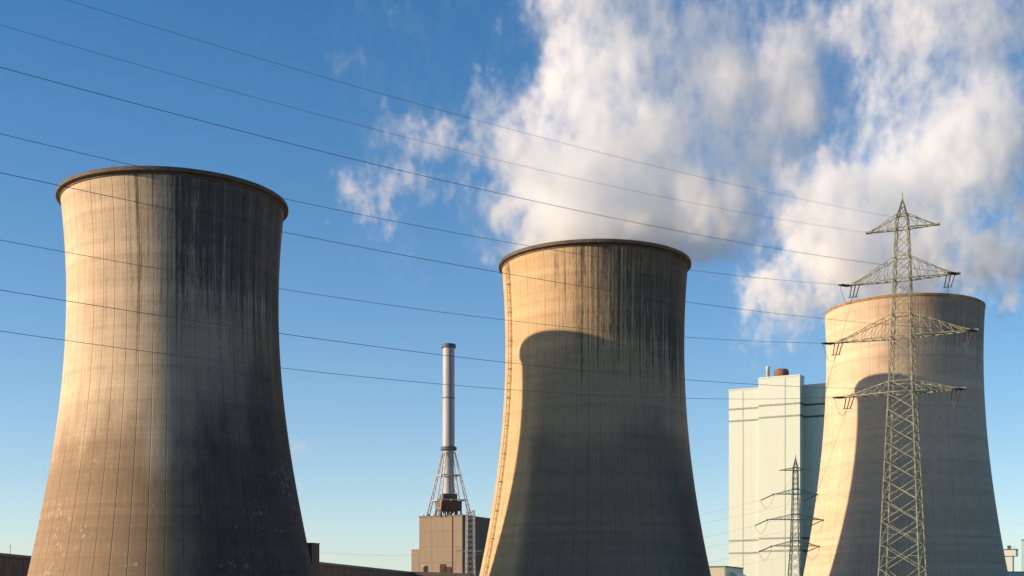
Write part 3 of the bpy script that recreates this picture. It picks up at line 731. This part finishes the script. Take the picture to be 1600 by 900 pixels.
def make_volume(name, dens, lo, hi, mat):
    """a density grid held as points, turned into a volume by a Volume Cube node"""
    nx, ny, nz = dens.shape
    me = bpy.data.meshes.new(name); me.vertices.add(nx*ny*nz)
    gx, gy, gz = np.meshgrid(*[lo[i] + (np.arange(n)+.5)/n*(hi[i]-lo[i]) for i, n in enumerate((nx,ny,nz))], indexing='ij')
    me.vertices.foreach_set('co', np.stack([gx, gy, gz], -1).astype(np.float32).ravel())
    at = me.attributes.new('dens', 'FLOAT', 'POINT'); at.data.foreach_set('value', dens.astype(np.float32).ravel())
    me.materials.append(mat)
    o = bpy.data.objects.new(name, me); C.objects.link(o)
    ng = bpy.data.node_groups.new(name + '_grid', 'GeometryNodeTree')
    ng.interface.new_socket('Geometry', in_out='INPUT', socket_type='NodeSocketGeometry')
    ng.interface.new_socket('Geometry', in_out='OUTPUT', socket_type='NodeSocketGeometry')
    gi = ng.nodes.new('NodeGroupInput'); go = ng.nodes.new('NodeGroupOutput')
    vc = ng.nodes.new('GeometryNodeVolumeCube')
    vc.inputs['Min'].default_value = lo; vc.inputs['Max'].default_value = hi
    vc.inputs['Resolution X'].default_value = nx; vc.inputs['Resolution Y'].default_value = ny; vc.inputs['Resolution Z'].default_value = nz
    pos = ng.nodes.new('GeometryNodeInputPosition'); sp = ng.nodes.new('ShaderNodeSeparateXYZ'); ng.links.new(pos.outputs[0], sp.inputs[0])
    def mth(op, a, b=None):
        n = ng.nodes.new('ShaderNodeMath'); n.operation = op
        for i, x in enumerate((a, b)):
            if x is None: continue
            if isinstance(x, (int, float)): n.inputs[i].default_value = x
            else: ng.links.new(x, n.inputs[i])
        return n.outputs[0]
    idx = []
    for i, n in enumerate((nx, ny, nz)):
        t = mth('MULTIPLY', mth('SUBTRACT', sp.outputs[i], float(lo[i])), float(n / (hi[i]-lo[i])))
        idx.append(mth('MINIMUM', mth('MAXIMUM', mth('FLOOR', t), 0.0), float(n-1)))
    # float32 keeps whole numbers exact below 16.7 million
    lin = mth('ADD', mth('MULTIPLY', mth('ADD', mth('MULTIPLY', idx[0], float(ny)), idx[1]), float(nz)), idx[2])
    fi = ng.nodes.new('FunctionNodeFloatToInt'); ng.links.new(mth('ADD', lin, 0.25), fi.inputs[0]); fi.rounding_mode = 'FLOOR'
    na = ng.nodes.new('GeometryNodeInputNamedAttribute'); na.data_type = 'FLOAT'; na.inputs[0].default_value = 'dens'
    si = ng.nodes.new('GeometryNodeSampleIndex'); si.data_type = 'FLOAT'; si.domain = 'POINT'; si.clamp = True
    ng.links.new(gi.outputs[0], si.inputs['Geometry']); ng.links.new(na.outputs[0], si.inputs['Value']); ng.links.new(fi.outputs[0], si.inputs['Index'])
    ng.links.new(si.outputs[0], vc.inputs['Density'])
    sm = ng.nodes.new('GeometryNodeSetMaterial'); sm.inputs['Material'].default_value = mat
    ng.links.new(vc.outputs[0], sm.inputs[0]); ng.links.new(sm.outputs[0], go.inputs[0])
    md = o.modifiers.new('grid', 'NODES'); md.node_group = ng
    return o

def trilinear(f, ix, iy, iz):
    nx, ny, nz = f.shape
    ix = np.clip(ix, 0, nx-1.001); iy = np.clip(iy, 0, ny-1.001); iz = np.clip(iz, 0, nz-1.001)
    x0 = ix.astype(np.int32); y0 = iy.astype(np.int32); z0 = iz.astype(np.int32); fx = ix-x0; fy = iy-y0; fz = iz-z0
    def g(a, b, c): return f[x0+a, y0+b, z0+c]
    return ((g(0,0,0)*(1-fx)+g(1,0,0)*fx)*(1-fy) + (g(0,1,0)*(1-fx)+g(1,1,0)*fx)*fy)*(1-fz) + ((g(0,0,1)*(1-fx)+g(1,0,1)*fx)*(1-fy) + (g(0,1,1)*(1-fx)+g(1,1,1)*fx)*fy)*fz

def plume(name, lo, hi, vox, blobs, holes, Yc, seed, mat, thr=.42, soft=.35, amp=.30, warp=5.0, floor=None, power=1.3, rows=None, depth=None, veil=0.0):
    n = [int(round((hi[i]-lo[i])/vox)) for i in range(3)]
    gx, gy, gz = np.meshgrid(*[(lo[i] + (np.arange(k)+.5)/k*(hi[i]-lo[i])).astype(np.float32) for i, k in enumerate(n)], indexing='ij')
    w = [fbm(tuple(n), 4.4, seed+i, (.9,1,1.3), 4.0)*warp for i in range(3)]
    wx, wy, wz = gx + w[0], gy + w[1], gz + w[2]
    keep = np.ones(gx.shape, np.float32); E = np.zeros(gx.shape, np.float32)
    for (px, py, r, dy, wt) in blobs:
        Y = Yc + dy; c = world_at(px, py, Y); rm = r*Y/F; ry = max(rm*.6, 6)
        d = ((wx-c.x)**2 + (wz-c.z)**2)/rm**2 + (wy-c.y)**2/ry**2
        e = wt*np.exp(-d*.8); E = E + e - E*e*.55
    if rows is not None:      # thickness of the steam over the tower row, read on a coarse upright grid
        xs0, zs0, step, tab = rows; T = np.array([[int(ch) for ch in r_] for r_ in tab], np.float32)/10
        qx = np.clip(((800 + F*wx/Yc) - xs0)/step, 0, T.shape[1]-1.001); qz = np.clip(((HOR - F*(wz-EYE)/Yc) - zs0)/step, 0, T.shape[0]-1.001)
        i0 = qx.astype(np.int32); j0 = qz.astype(np.int32); fx = qx-i0; fz = qz-j0
        p_ = (T[j0,i0]*(1-fx)+T[j0,i0+1]*fx)*(1-fz) + (T[j0+1,i0]*(1-fx)+T[j0+1,i0+1]*fx)*fz
        yc_ = Yc + depth(xs0+qx*step, zs0+qz*step)
        e = 1.22*p_**1.5*np.exp(-.8*((wy-yc_)/(8+12*p_))**2); E = E + e - E*e*.5
    for (px, py, r, dy, wt) in holes:
        Y = Yc + dy; c = world_at(px, py, Y); rm = r*Y/F
        d = ((wx-c.x)**2 + (wz-c.z)**2)/rm**2 + (wy-c.y)**2/(rm*4)**2
        E = E - wt*np.exp(-d)
    n1 = fbm(tuple(n), 4.3, seed+9, (.9,1.2,1.7), 5.0); n2 = fbm(tuple(n), 3.7, seed+10, (.8,1.2,1.9), 12.0)
    n2 = trilinear(n2, (wx-lo[0])/vox + 3*n1, (wy-lo[1])/vox, (wz-lo[2])/vox + 3*n1)
    D = E + amp*(n1*.6 + .42*n2)*np.clip(E*2.2, 0, 1)
    dens = np.clip((D - thr)/soft, 0, 2.2)**power + veil*np.clip(E + .12*n1 - .14, 0, 1)
    for i, k in enumerate(n):      # fade before the sides of the grid
        sl = [None]*3; sl[i] = slice(None); a_ = np.arange(k); m = np.minimum(a_, k-1-a_); dens = dens*np.clip(m/5.0, 0, 1)[tuple(sl)]
    if floor is not None: dens = dens * sstep(0, 2.5, floor(gx, gy, gz))
    dens[dens < .004] = 0
    o = make_volume(name, dens, lo, hi, mat)
    return o

def beside_rim(cx, cy, zt, r):
    def f(gx, gy, gz):
        rad = np.sqrt((gx-cx)**2 + (gy-cy)**2)
        return np.maximum(gz - zt, np.minimum((rad - r - 3.0), 6))
    return f

steam_mat = volume_mat('steam', .038, (.985,.993,1.0), .0)
b2 = [(930,400,110,-3,1.0),(840,385,50,-8,.8),(1030,390,55,-8,.8),
      (750,228,26,-10,.85),(715,250,24,-12,.85),(680,240,22,-12,.9),(664,262,22,-12,0.79),(634,268,22,-12,0.88),(606,295,24,-12,0.88),(586,330,24,-12,0.93),(581,355,26,-12,1.07),(640,235,12,-12,.5),(720,385,12,-10,.5),(570,62,10,0,.0)]
h2 = [(1190,308,16,-8,.4),(1090,250,14,-8,.3)]
#      525   625   725   825   925   1025  1125  1225
rows2 = (525, -100, 50, [
      '0000003899655421',
      '0000003899655421',
      '0000004896566533',
      '0000003797677673',
      '0000001798678885',
      '0000002999888985',
      '0000015599877985',
      '0012269999976886',
      '0021128999997754',
      '0100006999999850',
      '0000005999999960',
      '0000002899999950'])
t2x, t2y = (929-800)/F*438, 438.0
s2_ = plume('steam_plume', (-60, 396, 104), (110, 484, 214), .8, b2, h2, 438, 101, steam_mat, amp=.40, soft=.45, warp=6.0, veil=.42, rows=rows2, depth=lambda a, b: -10.0 + 0*a, floor=lambda a, b, c: c - 115.4)
tag(s2_, 'white steam plume rising from the middle cooling tower, a thin wisp drifting left', 'steam', kind='stuff')
b3 = [(1526,452,30,-43,1.6),(1534,432,32,-40,1.5),(1526,405,34,-30,1.3),(1540,372,28,-20,1.0),(1400,420,90,4,.6),(1240,462,26,36,.5)]
h3 = [(1522,348,20,-4,.9),(1425,118,16,0,.4)]
#      1175  1275  1375  1475  1575
rows3 = (1175, -100, 50, [
      '0127999852',
      '0127999852',
      '0138999873',
      '0236988874',
      '0224967885',
      '0113857986',
      '0123689997',
      '0255799997',
      '2899999986',
      '3999998384',
      '2999987983',
      '1886986860',
      '0000000000',
      '0000000000'])
t3x, t3y = (1412-800)/F*505, 505.0
s3_ = plume('steam_cloud', (86, 448, 100), (214, 572, 246), .85, b3, h3, 512, 217, steam_mat, amp=.37, soft=.42, warp=6.0, veil=.42, rows=rows3, depth=lambda a, b: 38*(1-sstep(1230, 1320, a))*sstep(330, 450, b) - 12*sstep(1460, 1520, a)*sstep(250, 400, b), floor=beside_rim(t3x, t3y, 115.2, 29.2))
tag(s3_, 'billowing white steam cloud over and beside the farthest cooling tower', 'steam', kind='stuff')
# small far clouds
cloud_mat = volume_mat('cloud', .006, (1,1,1), .3)
p = world_at(476, 702, 4000)
c1_ = plume('cloud', (p.x-110, p.y-70, p.z-55), (p.x+130, p.y+70, p.z+55), 5.0, [(462,700,16,0,.9),(482,704,14,0,.7),(505,702,14,0,.4)], [], 4000, 301, cloud_mat, thr=.35, warp=8)
tag(c1_, 'tiny pale cloud low in the sky just right of the largest tower', 'cloud', kind='stuff')
p = world_at(560, 70, 4000)
c2_ = plume('wispy_cloud', (p.x-330, p.y-90, p.z-170), (p.x+300, p.y+90, p.z+160), 8.0, [(535,95,20,0,.55),(575,92,20,0,.55),(620,15,26,0,.6),(605,50,20,0,.4),(400,60,30,0,.36),(500,60,20,0,.3)], [], 4000, 321, volume_mat('thin_cloud', .002, (1,1,1), .3), thr=.3, warp=14)
tag(c2_, 'thin wisps of cloud high in the sky between the left and middle towers', 'cloud', kind='stuff')
